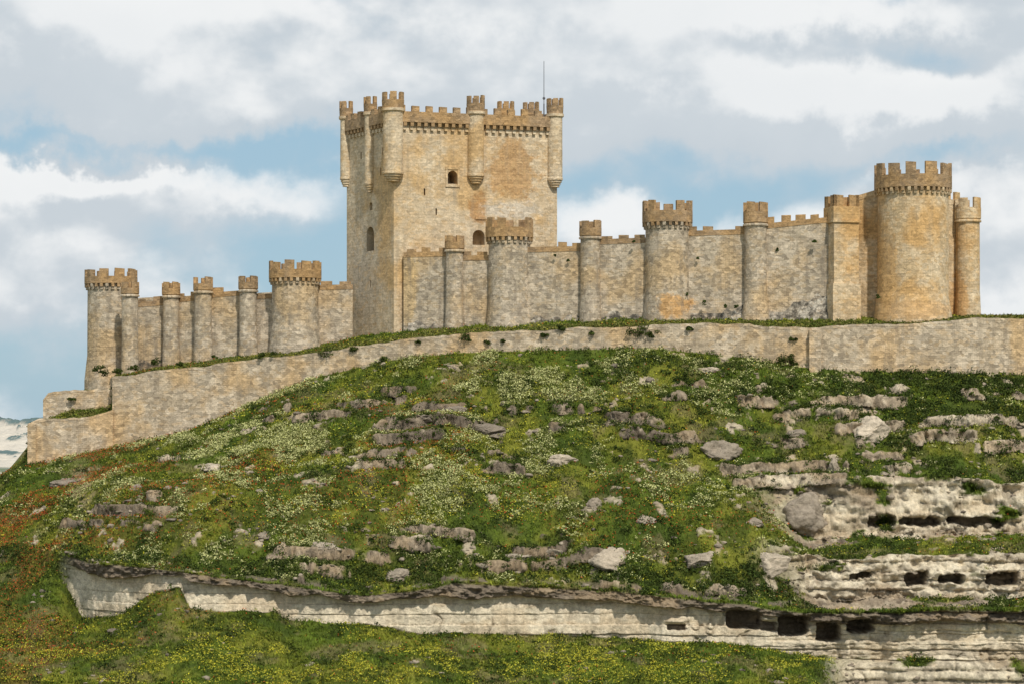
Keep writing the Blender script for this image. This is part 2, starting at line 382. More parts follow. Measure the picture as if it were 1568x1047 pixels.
s.obj('lightning_rod_mast',castle)
# ---------------------------------------------------------------- outer rampart
OW=[(172,412,577,686),(235,410.5,568,670),(300,409,561,660),(400,407,549,615),(480,405,541,580),(530,404,533,565),(620,401,519,548),(700,399,512,540),(850,396,504,536),(1000,393,497,533),(1120,391,496,545),(1240,389,502,562),(1262,388.6,499,565),(1400,388,495,568),(1497,388,488,572),(1600,395,487,576),(1760,406,489,585),(1950,420,500,600)]
s=MB()
def rampart(s,pts,th=1.5):
    for i in range(len(pts)-1):
        (p0,d0,t0,b0),(p1,d1,t1,b1)=pts[i],pts[i+1]
        n=max(1,int(abs(p1-p0)/7))
        for k in range(n):
            q0,q1=k/n,(k+1)/n
            def at(q):
                d=d0+(d1-d0)*q;p=p0+(p1-p0)*q
                j=.22*(float(vn(np.array(p*.035),np.array(3.3),np.array(0.),5))-.5)*2+.22*(float(vn(np.array(p*.31),np.array(3.3),np.array(0.),9))-.5)
                return Vector((WX(p,d),d-400)),WZ(t0+(t1-t0)*q,d)+j,WZ(b0+(b1-b0)*q,d)-1.5
            A,ta,ba=at(q0);B,tb,bb=at(q1);u=A.x
            dr=(B-A).normalized();inw=Vector((-dr.y,dr.x))
            s.prism(A,B,(0,1),th,ba,bb,ta-.4,tb-.4,M_outer,u)
            s.prism(A-inw*.03,B-inw*.03,(0,1),.9,ta-.4,tb-.4,ta,tb,M_outer,u+.4)
rampart(s,OW)
s.prism((WX(172,412),12.02),(WX(166,430),30),(1,0),1.4,WZ(690,412),WZ(640,430),WZ(577.5,412),WZ(580,430),M_outer,5)
for px,d,t,b in ((1248,388.4,506,566),):
    s.prism((WX(px-9,d),d-400-.3),(WX(px+9,d),d-400-.3),(0,1),1.2,WZ(b,d)-1,WZ(b,d)-1,WZ(t,d),WZ(t,d)-.2,M_outer,3)
s.obj('stone_rampart_wall')
s=MB()
rampart(s,[(42,409,648,712),(66,409.5,642,706),(120,410.5,641,698),(173,411.6,628,692)])
s.prism((WX(42,409),9.02),(WX(60,424),24),(1,0),1.3,WZ(715,409),WZ(690,424),WZ(648.5,409),WZ(640,424),M_outer,5)
rampart(s,[(66,417,612,650),(74,416.8,602,650),(100,416.5,599,650),(135,416.2,597,650),(172,416,588,645)],1.2)
s.obj('ruined_rampart_wall')
# ---------------------------------------------------------------- terrain
def offs(px): return 28*(1-ss(-50,320,np.asarray(px,float)))
def contour(pts,dfn,off=1.0):
    p=np.array(pts,float);xs=np.linspace(-700,2500,1300)
    py=np.interp(xs,p[:,0],p[:,1]);d=dfn(xs)+off*offs(xs)
    return np.stack([(xs-784)*K*d,d-400,(660-py)*K*d],1)
pd=np.array(OW)[:,0];dd=np.array(OW)[:,1]
pd=np.concatenate([[-700,40],pd]);dd=np.concatenate([[405,409],dd])
ow_d=lambda x:np.interp(x,pd,dd)
cst=np.array([(-700,418),(40,418),(170,427),(300,422),(530,420),(620,412),(750,408),(1000,402),(1300,397),(1480,398),(1700,410),(2500,430)],float)
cs_d=lambda x:np.interp(x,cst[:,0],cst[:,1])
base_pts=[(-700,960),(-500,905),(-200,805),(0,732),(40,704),(60,660),(130,600),(170,577),(300,551),(530,520),(620,506),(700,500),(850,493),(1000,489),(1250,489),(1500,485),(1750,488),(2000,510),(2500,640)]
D_pts=[(-700,960),(-500,905),(-200,808),(0,734),(39,709),(46,652),(168,640),(174,579)]+[(a[0],a[2]+2.5) for a in OW[1:]]+[(2500,650)]
E_pts=[(-700,965),(-500,908),(-200,812),(0,737),(40,711),(175,683),(290,659),(390,616),(480,577),(600,549),(700,538),(850,533),(1000,531),(1120,542),(1200,556),(1290,564),(1500,569),(1600,573),(1760,583),(2500,680)]
def dl(l,r): return lambda x:l+(r-l)*ss(1140,1240,x)
C=[]
def cback(z,d):
    xs=np.linspace(-200,200,400);return np.stack([xs,np.full_like(xs,d-400),np.full_like(xs,z)],1)
C.append((cback(-82,560),14))
c=contour(base_pts,lambda x:cs_d(x)+48,0);c[:,2]-=5;C.append((c,14))
c=contour(base_pts,lambda x:cs_d(x)+30,0);C.append((c,16))
c=contour(base_pts,lambda x:cs_d(x)+0.5,0);C.append((c,50))
C.append((contour(D_pts,lambda x:ow_d(x)+1.15,0),6))
C.append((contour(E_pts,lambda x:ow_d(x)+.5,0),230))
C.append((contour([(-700,980),(-500,918),(-200,835),(0,775),(300,748),(700,733),(1100,738),(1215,742),(1300,730),(1568,735),(2500,800)],dl(364,365)),26))
C.append((contour([(-700,985),(-500,922),(-200,842),(0,787),(300,760),(700,747),(1150,756),(1230,812),(1300,815),(1568,812),(2500,860)],dl(361.5,363.5)),50))
C.append((contour([(-700,1000),(-500,935),(-200,862),(0,815),(300,818),(700,812),(1150,815),(1250,848),(1568,848),(2500,900)],dl(354,354)),34))
C.append((contour([(-700,1005),(-500,942),(-200,875),(0,832),(300,846),(700,840),(1000,845),(1150,850),(1240,905),(1400,914),(1568,914),(2500,960)],dl(351.5,352)),26))
C.append((contour([(-700,1010),(-500,950),(-200,890),(0,850),(90,848),(130,852),(290,872),(420,893),(560,905),(640,896),(700,888),(850,895),(1000,905),(1100,918),(1200,928),(1350,932),(1568,930),(2500,990)],lambda x:346+0*x),80))
C.append((contour([(-700,1015),(-500,958),(-200,902),(0,862),(80,872),(105,905),(125,945),(190,938),(240,900),(275,896),(292,930),(420,940),(450,955),(560,950),(650,966),(800,972),(1000,975),(1120,985),(1250,1000),(1350,1006),(1568,1010),(2500,1060)],lambda x:345+0*x),50))
C.append((contour([(-700,1060),(-500,1030),(0,985),(300,990),(700,1010),(1200,1020),(1290,1020),(1568,1022),(2500,1100)],lambda x:333+10*ss(1240,1320,x),.5),36))
C.append((contour([(-700,1100),(-500,1070),(0,1045),(700,1065),(1250,1075),(1330,1100),(1568,1110),(2500,1180)],lambda x:322+19*ss(1240,1340,x),.2),24))
C.append((cback(-62,285),10));C.append((cback(-82,235),0))
xc=np.arange(-78,78,.15)
g=78*1.0+np.cumsum(.3*1.06**np.arange(72))
cols=np.concatenate([-g[::-1],xc,g]);cols=cols[np.abs(cols)<420]
rows=[]
prof=[np.stack([np.interp(cols,c[:,0],c[:,1]),np.interp(cols,c[:,0],c[:,2])],0) for c,n in C]
sec=[];tt=[]
for i in range(len(C)-1):
    n=C[i][1]
    for k in range(n):
        t=k/n;rows.append(prof[i]*(1-t)+prof[i+1]*t);sec.append(i);tt.append(t)
rows.append(prof[-1]);sec.append(len(C)-1);tt.append(0)
R=np.array(rows);sec=np.array(sec)[:,None];tt=np.array(tt)[:,None]
nr,ncol=R.shape[0],len(cols)
X=np.repeat(cols[None,:],nr,0);Y=R[:,0,:].copy();Z=R[:,1,:].copy()
PX=X/(K*(Y+400))+784;PY=660-Z/(K*(Y+400))
SEC=np.broadcast_to(sec,X.shape);T=np.broadcast_to(tt,X.shape)
wob=(fbm(X*.09,Z*.03,0*X,4,3)-.5)*7+(fbm(X*.45,Z*.03,0*X+4,4,13)-.5)*2.2
fadeF=np.where(SEC<5,0,np.where(SEC==5,ss(0.15,1,T),1.))
Y+=wob*fadeF
hump=(fbm(X*.07,Y*.09,0*X,5,21)-.5)*4.2+(fbm(X*.5,Y*.5,Z*.3,4,31)-.5)*1.5
fadeS=np.where(SEC<5,np.where(SEC==3,.12,0),np.where(SEC==5,np.minimum(ss(0,.2,T),1),.55))
Z+=hump*fadeS*np.where(SEC==5,1-.5*ss(.8,1,T),1)*np.where(SEC==10,.5,1)
def strata(z,x,th=.9,seed=0,amp=.6,pw=5):
    zz=z/th+1.2*(fbm(x*.03,0*x,0*x,3,seed)-.5)+.14*(fbm(x*.6,z*.3,0*x,3,seed+4)-.5)
    i=np.floor(zz);f=zz-i
    a=_h(i,np.floor(x*0),np.floor(x*0),seed+2)
    b=vn(x*.35+i*7.7,i,0*x,seed+6)
    return amp*(.15+.95*a*(.4+.8*b))*(1-np.abs(2*f-1)**pw),a,f
right=ss(1130,1250,PX+30*(fbm(Z*.3,0*Z,0*Z,2,5)-.5))
rock=np.zeros_like(X);pale=np.zeros_like(X)
rockn=(fbm(X*1.1,Y*1.1,Z*1.9,5,55,.6)-.5)
rockc=(fbm(X*.45,Y*.4,Z*.9,4,57,.6)-.5)
om=fbm(X*.06,Z*.18,Y*.03,5,41,.6)
reg=.14*np.exp(-((PX-900)/360)**2-((PY-645)/52)**2)+.16*np.exp(-((PX-1400)/260)**2-((PY-665)/70)**2)+.11*np.exp(-((PX-1000)/330)**2-((PY-850)/40)**2)+.09*np.exp(-((PX-560)/150)**2-((PY-855)/40)**2)-.12*np.exp(-((PX-750)/300)**2-((PY-760)/35)**2)-.14*np.exp(-((PX-300)/240)**2-((PY-740)/60)**2)-.1*np.exp(-((PX-700)/700)**2-((PY-560)/25)**2)
upper=((SEC>=5)&(SEC<=9))
tm=ss(.52,.60,om+reg)*np.where(upper,1,0)*np.where(SEC==5,ss(.05,.14,T),1)*(1-right*(SEC>=6))
h=2.0
zz=Z/h+2.6*(fbm(X*.045,Y*.02,0*X,3,43)-.5)+.8*(fbm(X*.22,Y*.2,0*X,4,44)-.5);i_=np.floor(zz);f_=zz-i_
hl_=_h(i_,i_*0,i_*0,48)
gate=ss(.43,.57,vn(X*.12+i_*9.3,i_,0*X,45)*.6+.22*vn(X*.5,i_,Y*.3,46)+.18*vn(X*1.3,i_,Y,47)+.1*(hl_-.5))
tg=tm*gate
newf=ss(.25,.60,f_)
Z+=tg*(newf-f_)*h*.9
ris=ss(.22,.30,f_)*(1-ss(.52,.66,f_))
mo=tg*np.clip(ris*1.4,0,1)
_,a1,_f=strata(Z,X,.45,100,.4)
out=mo*(.45+.35*a1+rockn*2.2+rockc*3.4)
Y-=out;Z+=mo*rockn*.7
rock=np.maximum(rock,ss(.25,.6,mo+.9*rockn));pale=np.where(mo>0,fbm(X*.13,Z*.3,0*X,4,61)*.70+.2*ss(900,1200,PX),pale)
st2,a2,f2=strata(Z,X,1.25,200,1.3,7)
for sidx in (6,8):
    m=((SEC==sidx)|((SEC==sidx+1)&(T<.12)))*right
    lump=(fbm(X*.30,Y*.2,Z*.5,5,71)-.5)*5
    Y-=m*(st2+lump+rockn*1.8);Z+=m*rockn*.6
    rock=np.maximum(rock,m*ss(.28,.36,fbm(X*.25,Z*.6,0*X,4,72)));pale=np.where(m>.1,.32+.8*fbm(X*.12,Z*.35,0*X,4,63),pale)
benchm=((SEC==7)|(SEC==9))*right
bm_=benchm*ss(.52,.6,fbm(X*.12,Y*.3,0*X,5,77));rock=np.maximum(rock,bm_);Y-=bm_*rockn*1.2;Z+=bm_*rockn*1.6;pale=np.where(bm_>.2,fbm(X*.2,Y*.4,0*X,4,78),pale)
# long limestone scarp
mc=(SEC==10)
leftfade=ss(82,125,PX)
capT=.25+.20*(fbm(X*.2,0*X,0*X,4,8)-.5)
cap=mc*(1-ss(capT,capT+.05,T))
st3,a3,f3=strata(Z,X,1.35,300,.55,16)
capout=cap*(1.5+2.6*rockc+1.6*rockn)
lump=(fbm(X*.22,0*X,Z*.12,4,91)-.5)*3.4
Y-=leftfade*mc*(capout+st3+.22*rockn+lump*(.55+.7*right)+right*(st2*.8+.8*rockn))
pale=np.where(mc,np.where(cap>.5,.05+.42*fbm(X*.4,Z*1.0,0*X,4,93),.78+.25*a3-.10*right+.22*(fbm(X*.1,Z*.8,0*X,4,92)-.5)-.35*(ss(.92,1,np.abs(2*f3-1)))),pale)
rock=np.maximum(rock,np.where(mc,leftfade*ss(.02,.07,T),0))
cape=((SEC==9)&(T>.75))*ss(.75,1,T)*leftfade*(1-right)
Y-=cape*(1.4+2.4*rockc)
rock=np.maximum(rock,cape*ss(.43,.53,fbm(X*.5,Y*.5,0*X,4,99)));pale=np.where(cape>.2,.12,pale)
m=((SEC==11)|(SEC==12))*ss(1240,1320,PX)
Y-=m*(st2+lump);rock=np.maximum(rock,m*ss(.3,.42,fbm(X*.15,Z*.3,0*X,4,96)+.1*(SEC==12)));pale=np.where(m>.2,.6+.3*a2,pale)
sp=ss(.69,.75,fbm(X*.35,Y*.35,Z*.2,5,121,.6)+.02+.03*ss(900,1100,PX))*((SEC>=5)&(SEC<=9))
rock=np.maximum(rock,sp*.9);pale=np.where(sp>.3,.62,pale);Z+=sp*.25
ck=1-ss(0,.022,np.abs(fbm(X*.20,Z*.16,Y*.05,4,181)-.5));ck=ck*(rock>.5)*(SEC>=5)*ss(.42,.6,vn(X*.11,0*X,Z*.4,185))
Y+=ck*.35
dark=np.zeros_like(X)
for (a,b,t_,bo,dep) in ((1111,1165,933,962,5),(1190,1236,937,970,6),(1249,1288,948,978,5),(1299,1339,945,967,5.5),(1163,1188,948,963,3),
        (1386,1421,873,894,4.5),(1437,1476,877,891,4),(1507,1558,877,896,5),(1330,1372,790,805,3.5),(1378,1440,794,805,3),(1450,1540,790,803,3.5),(1300,1332,872,882,3),(1020,1050,952,961,1.5)):
    wx=PX+(fbm(X*.9,Z*.9,0*X,3,131)-.5)*7;wy=PY+(fbm(X*.9,Z*.9,0*X,3,133)-.5)*4
    cx,cy=(a+b)/2,(t_+bo)/2;q=(np.abs((wx-cx)/((b-a)/2))**6+np.abs((wy-cy)/((bo-t_)/2))**6)
    k=1-ss(.75,1.15,q);k=k*np.where(SEC>=6,1,0)*np.where(SEC<=11,1,0)
    lip=np.exp(-((wx-cx)/((b-a)*.6))**4)*np.exp(-((wy-t_+5)/4.)**2)*np.where((SEC>=6)&(SEC<=11),1,0)
    Y+=k*dep-lip*.9;pale=np.where(k>.3,.4,pale);dark=np.maximum(dark,k)
fl=np.maximum(ss(-110,-330,X),ss(150,400,X));Z=Z*(1-fl)+(-82)*fl
# ground colours
g1=np.array([.090,.122,.018]);g2=np.array([.165,.170,.026]);g3=np.array([.038,.060,.012]);dirt=np.array([.23,.17,.10]);red=np.array([.18,.095,.032])
n1=ss(.4,.62,fbm(X*.12,Y*.12,0*X,5,151))[...,None];n2=ss(.45,.60,fbm(X*.30,Y*.30,5+0*X,5,157,.6))[...,None]
col=g1*(1-n1)+g2*n1;col=col*(1-.7*n2)+g3*.7*n2
nd=(ss(.58,.70,fbm(X*.25,Y*.25,9+0*X,5,163))*.4)[...,None];col=col*(1-nd)+dirt*nd
redz=(ss(.46,.64,fbm(X*.11,Y*.13,3+0*X,4,167))*(np.exp(-((PX-60)/170)**2)*.75+.3*np.exp(-((PX-480)/330)**2-((PY-690)/70)**2)))[...,None]
col=col*(1-redz*.6)+red*redz*.6
sc_=(np.exp(-((PX-125)/16)**2-((PY-752)/36)**2)*ss(.3,.5,fbm(X*.5,Y*.5,0*X,3,169)))[...,None];col=col*(1-sc_)+np.array([.36,.27,.18])*sc_
pn=np.clip(pale,0,1)[...,None]
r1=np.array([.175,.140,.105]);r2=np.array([.37,.295,.21]);r3=np.array([.69,.60,.45])
rc=np.where(pn<.5,r1+(r2-r1)*ss(.2,.5,pn),r2+(r3-r2)*ss(.5,.82,pn))
cr=ss(.48,.64,fbm(X*.9,Y*.3,Z*1.3,5,171,.6))[...,None]*(.5-.25*np.clip(mc*(cap<.5),0,1)[...,None]);rc=rc*(1-cr)+np.array([.15,.12,.09])*cr
och=ss(.52,.62,fbm(X*.2,Y*.2,Z*.5,4,173))[...,None];rc=rc*(1-.3*och)+np.array([.48,.34,.19])*.3*och
rc=rc*(1-.3*ck[...,None])
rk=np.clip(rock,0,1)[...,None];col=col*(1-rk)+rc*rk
def npmesh(name,V,F,mat,colr=None,smooth=False):
    me=bpy.data.meshes.new(name);k=F.shape[1]
    me.vertices.add(len(V));me.vertices.foreach_set('co',V.astype(np.float32).ravel())
    me.loops.add(F.size);me.loops.foreach_set('vertex_index',F.astype(np.int32).ravel())
    me.polygons.add(len(F));me.polygons.foreach_set('loop_start',(np.arange(len(F))*k).astype(np.int32))
    if smooth: me.polygons.foreach_set('use_smooth',np.ones(len(F),bool))
    me.update(calc_edges=True)
    if colr is not None:
        at=me.color_attributes.new('Col','FLOAT_COLOR','POINT')
        at.data.foreach_set('color',np.concatenate([colr,np.ones((len(colr),1))],1).astype(np.float32).ravel())
    me.materials.append(mat);o=bpy.data.objects.new(name,me);sc.collection.objects.link(o);return o
def colmat(name,ns,lo,hi,bump,bscale):
    m,nt,b=newmat(name);L=nt.links.new
    a=nt.nodes.new('ShaderNodeVertexColor');a.layer_name='Col'
    if not bump:
        L(a.outputs['Color'],b.inputs['Base Color']);return m
    tc=nt.nodes.new('ShaderNodeTexCoord');ob=tc.outputs['Object']
    r=nt.nodes.new('ShaderNodeMapRange');L(noise(nt,ob,ns,7,.78),r.inputs[0]);r.inputs[1].default_value=.3;r.inputs[2].default_value=.7;r.inputs[3].default_value=lo;r.inputs[4].default_value=hi
    L(mixc(nt,1.,a.outputs['Color'],grey(nt,r.outputs[0]),'MULTIPLY'),b.inputs['Base Color'])
    bp=nt.nodes.new('ShaderNodeBump');bp.inputs['Strength'].default_value=1;bp.inputs['Distance'].default_value=bump
    L(noise(nt,ob,bscale,8,.72),bp.inputs['Height']);L(bp.outputs[0],b.inputs['Normal'])
    return m
M_ter=colmat('hillside_ground_and_limestone',1.8,.60,1.38,.45,1.3)
idx=np.arange(nr*ncol).reshape(nr,ncol)
F=np.stack([idx[:-1,:-1],idx[1:,:-1],idx[1:,1:],idx[:-1,1:]],-1).reshape(-1,4)
V=np.stack([X,Y,Z],-1).reshape(-1,3)
npmesh('hillside_terrain',V,F,M_ter,col.reshape(-1,3),True)
# ---------------------------------------------------------------- vegetation
M_leaf=colmat('leaves',3,.8,1.2,0,1)
FX=X.ravel();FY=Y.ravel();FZ=Z.ravel()
PXf=(FX/(K*(FY+400))+784);PYf=(660-FZ/(K*(FY+400)))
secf=SEC.ravel();rockf=rock.ravel();Tf=np.asarray(T).ravel()
vis=(np.abs(FX)<84)&(secf>=3)&(secf<=13)&(secf!=4)
rsp=np.sqrt(np.gradient(Y,axis=0)**2+np.gradient(Z,axis=0)**2)*np.gradient(X,axis=1);rsp=np.clip(rsp,0,.6).ravel()
def pick(n,w):
    w=np.where(vis,w,0)*rsp;c=np.cumsum(w);u=rng.random(n)*c[-1];i=np.searchsorted(c,u);i=np.clip(i,0,len(FX)-1)
    return i
def leaves(cent,rad,flat,k,lsize,cols_,top=None,vert=False):
    n=len(cent);tot=n*k
    C_=np.repeat(cent,k,0);Rr=np.repeat(rad,k)[:,None]
    d=rng.normal(size=(tot,3));d/=np.linalg.norm(d,axis=1,keepdims=True)
    d[:,2]=np.abs(d[:,2])
    rr=rng.random((tot,1))**.45
    P=C_+d*rr*Rr*np.array([1,1,flat])
    a=rng.normal(size=(tot,3));a/=np.linalg.norm(a,axis=1,keepdims=True)
    if vert: a=a*np.array([.45,.45,.3])+np.array([0,0,1]);a/=np.linalg.norm(a,axis=1,keepdims=True)
    b=np.cross(a,rng.normal(size=(tot,3)));b/=np.linalg.norm(b,axis=1,keepdims=True)
    s_=(np.repeat(lsize,k)*rng.uniform(.6,1.3,tot))[:,None]
    wd=.28 if vert else .6
    V=np.stack([P-a*s_*.5,P+b*s_*wd*.5,P+a*s_*.5,P-b*s_*wd*.5],1).reshape(-1,3)
    cc=np.repeat(cols_,k,0)*rng.uniform(.7,1.3,(tot,1))
    if top is not None:
        isf=(rng.random(tot)<top[1])&(d[:,2]*rr[:,0]>.25);cc[isf]=top[0]*rng.uniform(.8,1.15,(isf.sum(),1))
    cc=np.repeat(cc,4,0)
    return V,np.arange(tot*4).reshape(-1,4),cc
def build(name,parts):
    Vs=[];Fs=[];Cs=[];o=0
    for v,f,c in parts: Vs.append(v);Fs.append(f+o);Cs.append(c);o+=len(v)
    return npmesh(name,np.concatenate(Vs),np.concatenate(Fs),M_leaf,np.concatenate(Cs))
soil=np.clip(1-rockf*1.6,0,1)
def pos(i,dz=0.):
    p=V[i].copy();p[:,2]+=dz;p[:,0]+=rng.uniform(-.1,.1,len(i));return p
def cmix(n,a,b):
    t=rng.random((n,1));return np.array(a)*(1-t)+np.array(b)*t
clump=fbm(FX*.25,FY*.25,0*FX,4,201);clump2=fbm(FX*.1,FY*.14,7+0*FX,4,203)
n=90000;i=pick(n,soil*(.5+clump));tc_=col.reshape(-1,3)[i]*rng.uniform(.8,1.5,(n,1))*np.array([1.,1.05,.9])
build('hillside_grass',[leaves(pos(i),rng.uniform(.2,.5,n),.6,5,rng.uniform(.35,.7,n),tc_,vert=True)])
def G(px,py,sx,sy): return np.exp(-((PXf-px)/sx)**2-((PYf-py)/sy)**2)
w=soil*ss(.45,.60,clump)*ss(.38,.52,clump2)*(.06+1.3*G(430,710,230,110)+1.1*G(800,590,300,55)+.9*G(920,730,220,60)+.4*G(1150,800,120,40)+.1*G(700,860,500,40))*(secf>=5)*(secf<=9)
n=6500;i=pick(n,w)
build('pale_flowering_mounds',[leaves(pos(i,-.05),rng.uniform(.35,1.0,n),.95,34,rng.uniform(.18,.30,n),cmix(n,(.11,.135,.03),(.20,.21,.06)),top=(np.array([.50,.50,.22]),.75))])
w=soil*(.15+ss(.45,.6,fbm(FX*.35,FY*.35,2+0*FX,3,207)))
n=19000;i=pick(n,w)
build('green_herbs',[leaves(pos(i,-.05),rng.uniform(.25,.8,n),.85,16,rng.uniform(.2,.36,n),cmix(n,(.045,.080,.012),(.155,.175,.02)))])
w=soil*ss(.46,.60,fbm(FX*.18,FY*.25,4+0*FX,4,211))*(.20+2.0*G(1370,600,300,35)+1.6*G(1450,690,200,50)+.8*G(1060,585,200,35)+1.0*G(1200,860,250,50)+.5*G(700,870,600,30)+.5*G(1400,1030,200,30))*(secf>=5)
w=w+soil*.6*((secf==9)*(Tf>.3))+soil*.15*(secf==11)*(Tf<.2)+.9*soil*G(1400,588,230,18)*(secf==5)
w=w+.9*soil*(mo.ravel()>.05)+.25*(tg.ravel()>.3)
n=7000;i=pick(n,w)
build('dark_green_shrubs',[leaves(pos(i,-.1),rng.uniform(.35,1.25,n),.9,50,rng.uniform(.2,.36,n),cmix(n,(.024,.040,.010),(.07,.095,.018)))])
w=(secf==3)*(Tf>.45)*(.3+clump+1.5*ss(.8,1,Tf))
n=5000;i=pick(n,w)
build('terrace_weeds',[leaves(pos(i,-.1),rng.uniform(.3,.8,n),.95,26,rng.uniform(.2,.38,n),cmix(n,(.06,.085,.015),(.21,.19,.055)))])
w=soil*ss(.42,.6,fbm(FX*.11,FY*.13,3+0*FX,4,167))*(G(40,800,170,160)+.5*G(480,680,330,80)+.35*G(850,790,400,50)+.04)
n=14000;i=pick(n,w);P_=pos(i,.35)
build('red_poppies',[leaves(P_,rng.uniform(.1,.4,n),.5,2,rng.uniform(.12,.24,n),cmix(n,(.40,.055,.02),(.45,.13,.04)))])
w=soil*(ss(.45,.6,fbm(FX*.2,FY*.2,13+0*FX,3,217)))*(.12+1.3*G(600,1020,700,50)+.7*G(800,780,400,70)+.6*G(700,640,300,60))
n=30000;i=pick(n,w)
build('yellow_wildflowers',[leaves(pos(i,.3),rng.uniform(.1,.45,n),.5,2,rng.uniform(.14,.26,n),cmix(n,(.46,.40,.03),(.36,.37,.06)))])
cent=[];rad=[]
for px,py,r in ((235,552,.9),(205,560,.8),(275,556,.6),(400,541,.9),(420,538,.6),(500,536,1.2),(330,545,.5),(714,513,1.2),(745,522,.6),(985,499,1.4),(972,506,1.1),(1000,508,1.0),(835,512,.6),(1205,543,1.3),(1197,550,.9),(1215,552,.8),(150,560,1.0),(180,566,.8),(160,568,.9),(590,548,.8),(110,608,.6),(640,522,.5),(1055,500,.6),(905,508,.5),(770,520,.5),(1215,518,.5),(540,532,.8),(860,500,.7)):
    d=float(ow_d(px))-.1
    if px<200: d=416
    for q in range(5):
        p=W(px,py,d);cent.append((p.x+random.uniform(-.7,.7)*r,p.y+random.uniform(-.3,.2),p.z-.5*r+random.uniform(-.4,.4)*r));rad.append(r*random.uniform(.35,.8))
n=len(cent);sh=leaves(np.array(cent),np.array(rad),1.,70,np.full(n,.27),cmix(n,(.03,.045,.01),(.075,.095,.02)))
build('wall_shrubs',[sh])
cent=[];rad=[]
for px,py,r,d in ((1246,372,.5,396.5),(1068,396,.35,400),(1190,383,.3,398.5),(1046,462,.7,400),(1052,452,.4,400),(1128,470,.4,398.8),(870,400,.3,404.5),(970,370,.3,401.5),(1080,465,.5,399.3),(1345,455,.4,392.5),(850,392,.25,404.8),(1110,470,.4,398.9)):
    p=W(px,py,d)
    for q in range(3): cent.append((p.x+random.uniform(-.4,.4)*r,p.y,p.z+random.uniform(-.5,.5)*r));rad.append(r*.7)
n=len(cent);build('wall_weeds',[leaves(np.array(cent),np.array(rad),1.,45,np.full(n,.22),cmix(n,(.03,.05,.01),(.06,.09,.02)))])
# ---------------------------------------------------------------- boulders
M_rock=colmat('limestone_boulder',1.5,.6,1.3,.4,1.8)
def ico(sub):
    bm=bmesh.new();bmesh.ops.create_icosphere(bm,subdivisions=sub,radius=1);v=np.array([x.co[:] for x in bm.verts]);f=np.array([[q.index for q in p.verts] for p in bm.faces]);bm.free();return v,f
iv,if_=ico(5);iv2,if2=ico(2)
fmask=np.where((secf>=5)&(secf<=13))[0]
def at(px,py):
    k=np.argmin((PXf[fmask]-px)**2+(PYf[fmask]-py)**2);return V[fmask[k]]
def rockshape(v,seed,sx,sy,sz):
    rg=np.random.default_rng(seed);q=v.copy()
    for k in range(11):
        nrm=rg.normal(size=3);nrm/=np.linalg.norm(nrm);lim=rg.uniform(.5,.85)
        dt=q@nrm;ex=np.clip(dt-lim,0,None);q=q-ex[:,None]*nrm*.95
    n=1+.7*(fbm(v[:,0]*1.1+seed*3.1,v[:,1]*1.1,v[:,2]*1.6,4,seed)-.5)+.3*(fbm(v[:,0]*4+seed,v[:,1]*4,v[:,2]*7,4,seed,.65)-.5)
    return q*n[:,None]*np.array([sx,sy,sz])*1.25
for j,(px,py,w_,h_,tone) in enumerate(((1331,658,27,20,1.0),(1098,690,30,19,.35),(935,857,30,20,.8),(336,716,24,9,.9),(862,703,24,11,.75),(1085,566,16,6,.85),(795,852,20,10,.65),(500,838,18,11,.55),(402,820,20,8,.4),(908,775,11,12,.3),(1075,858,24,14,.55),(1180,866,26,24,.75),(740,655,24,12,.15),(700,632,30,12,.2),(650,640,20,9,.2),(760,664,22,9,.1),(850,845,16,10,.5),(990,795,16,8,.55),(1218,668,14,12,.3),(205,748,13,9,.3),(110,740,26,12,.25),(1155,800,13,8,.4),(1235,778,32,30,.35),(605,880,20,12,.5),(475,1018,8,5,.7),(1280,712,10,14,.6),(1205,752,11,12,.6))):
    p=at(px,py);d=p[1]+400;sx=w_*K*d;sz=h_*K*d
    v=rockshape(iv,400+j,sx,sx*.9,sz)
    c_=np.array([.20,.165,.13])*(1-tone)+np.array([.56,.47,.36])*tone
    cv=np.repeat(c_[None],len(v),0)*(.65+.7*fbm(v[:,0]*.8,v[:,1]*.8,v[:,2]*1.6+j*5,4,77,.65))[:,None]
    npmesh('limestone_boulder',v+p+np.array([0,.5,-.25*sz]),if_,M_rock,cv,False)
w=(secf>=5)*(secf<=13)*(.03+rockf*(rockf<.98)*1.3+.6*ss(.6,.75,fbm(FX*.2,FY*.3,0*FX,4,301)));w=w*(secf!=10)
n=1500;i=pick(n,w);Vs=[];Fs=[];Cs=[];o_=0
for j,ii in enumerate(i):
    s_=rng.uniform(.1,.34)*(1 if rng.random()<.9 else 1.9)
    v=rockshape(iv2,500+j%40,s_*rng.uniform(.9,1.6),s_,s_*rng.uniform(.4,.8))+V[ii]
    Vs.append(v);Fs.append(if2+o_);o_+=len(v);t=rng.uniform(.0,.7);Cs.append(np.repeat((np.array([.20,.165,.13])*(1-t)+np.array([.48,.40,.30])*t)[None],len(v),0))
npmesh('scattered_rocks',np.concatenate(Vs),np.concatenate(Fs),M_rock,np.concatenate(Cs))
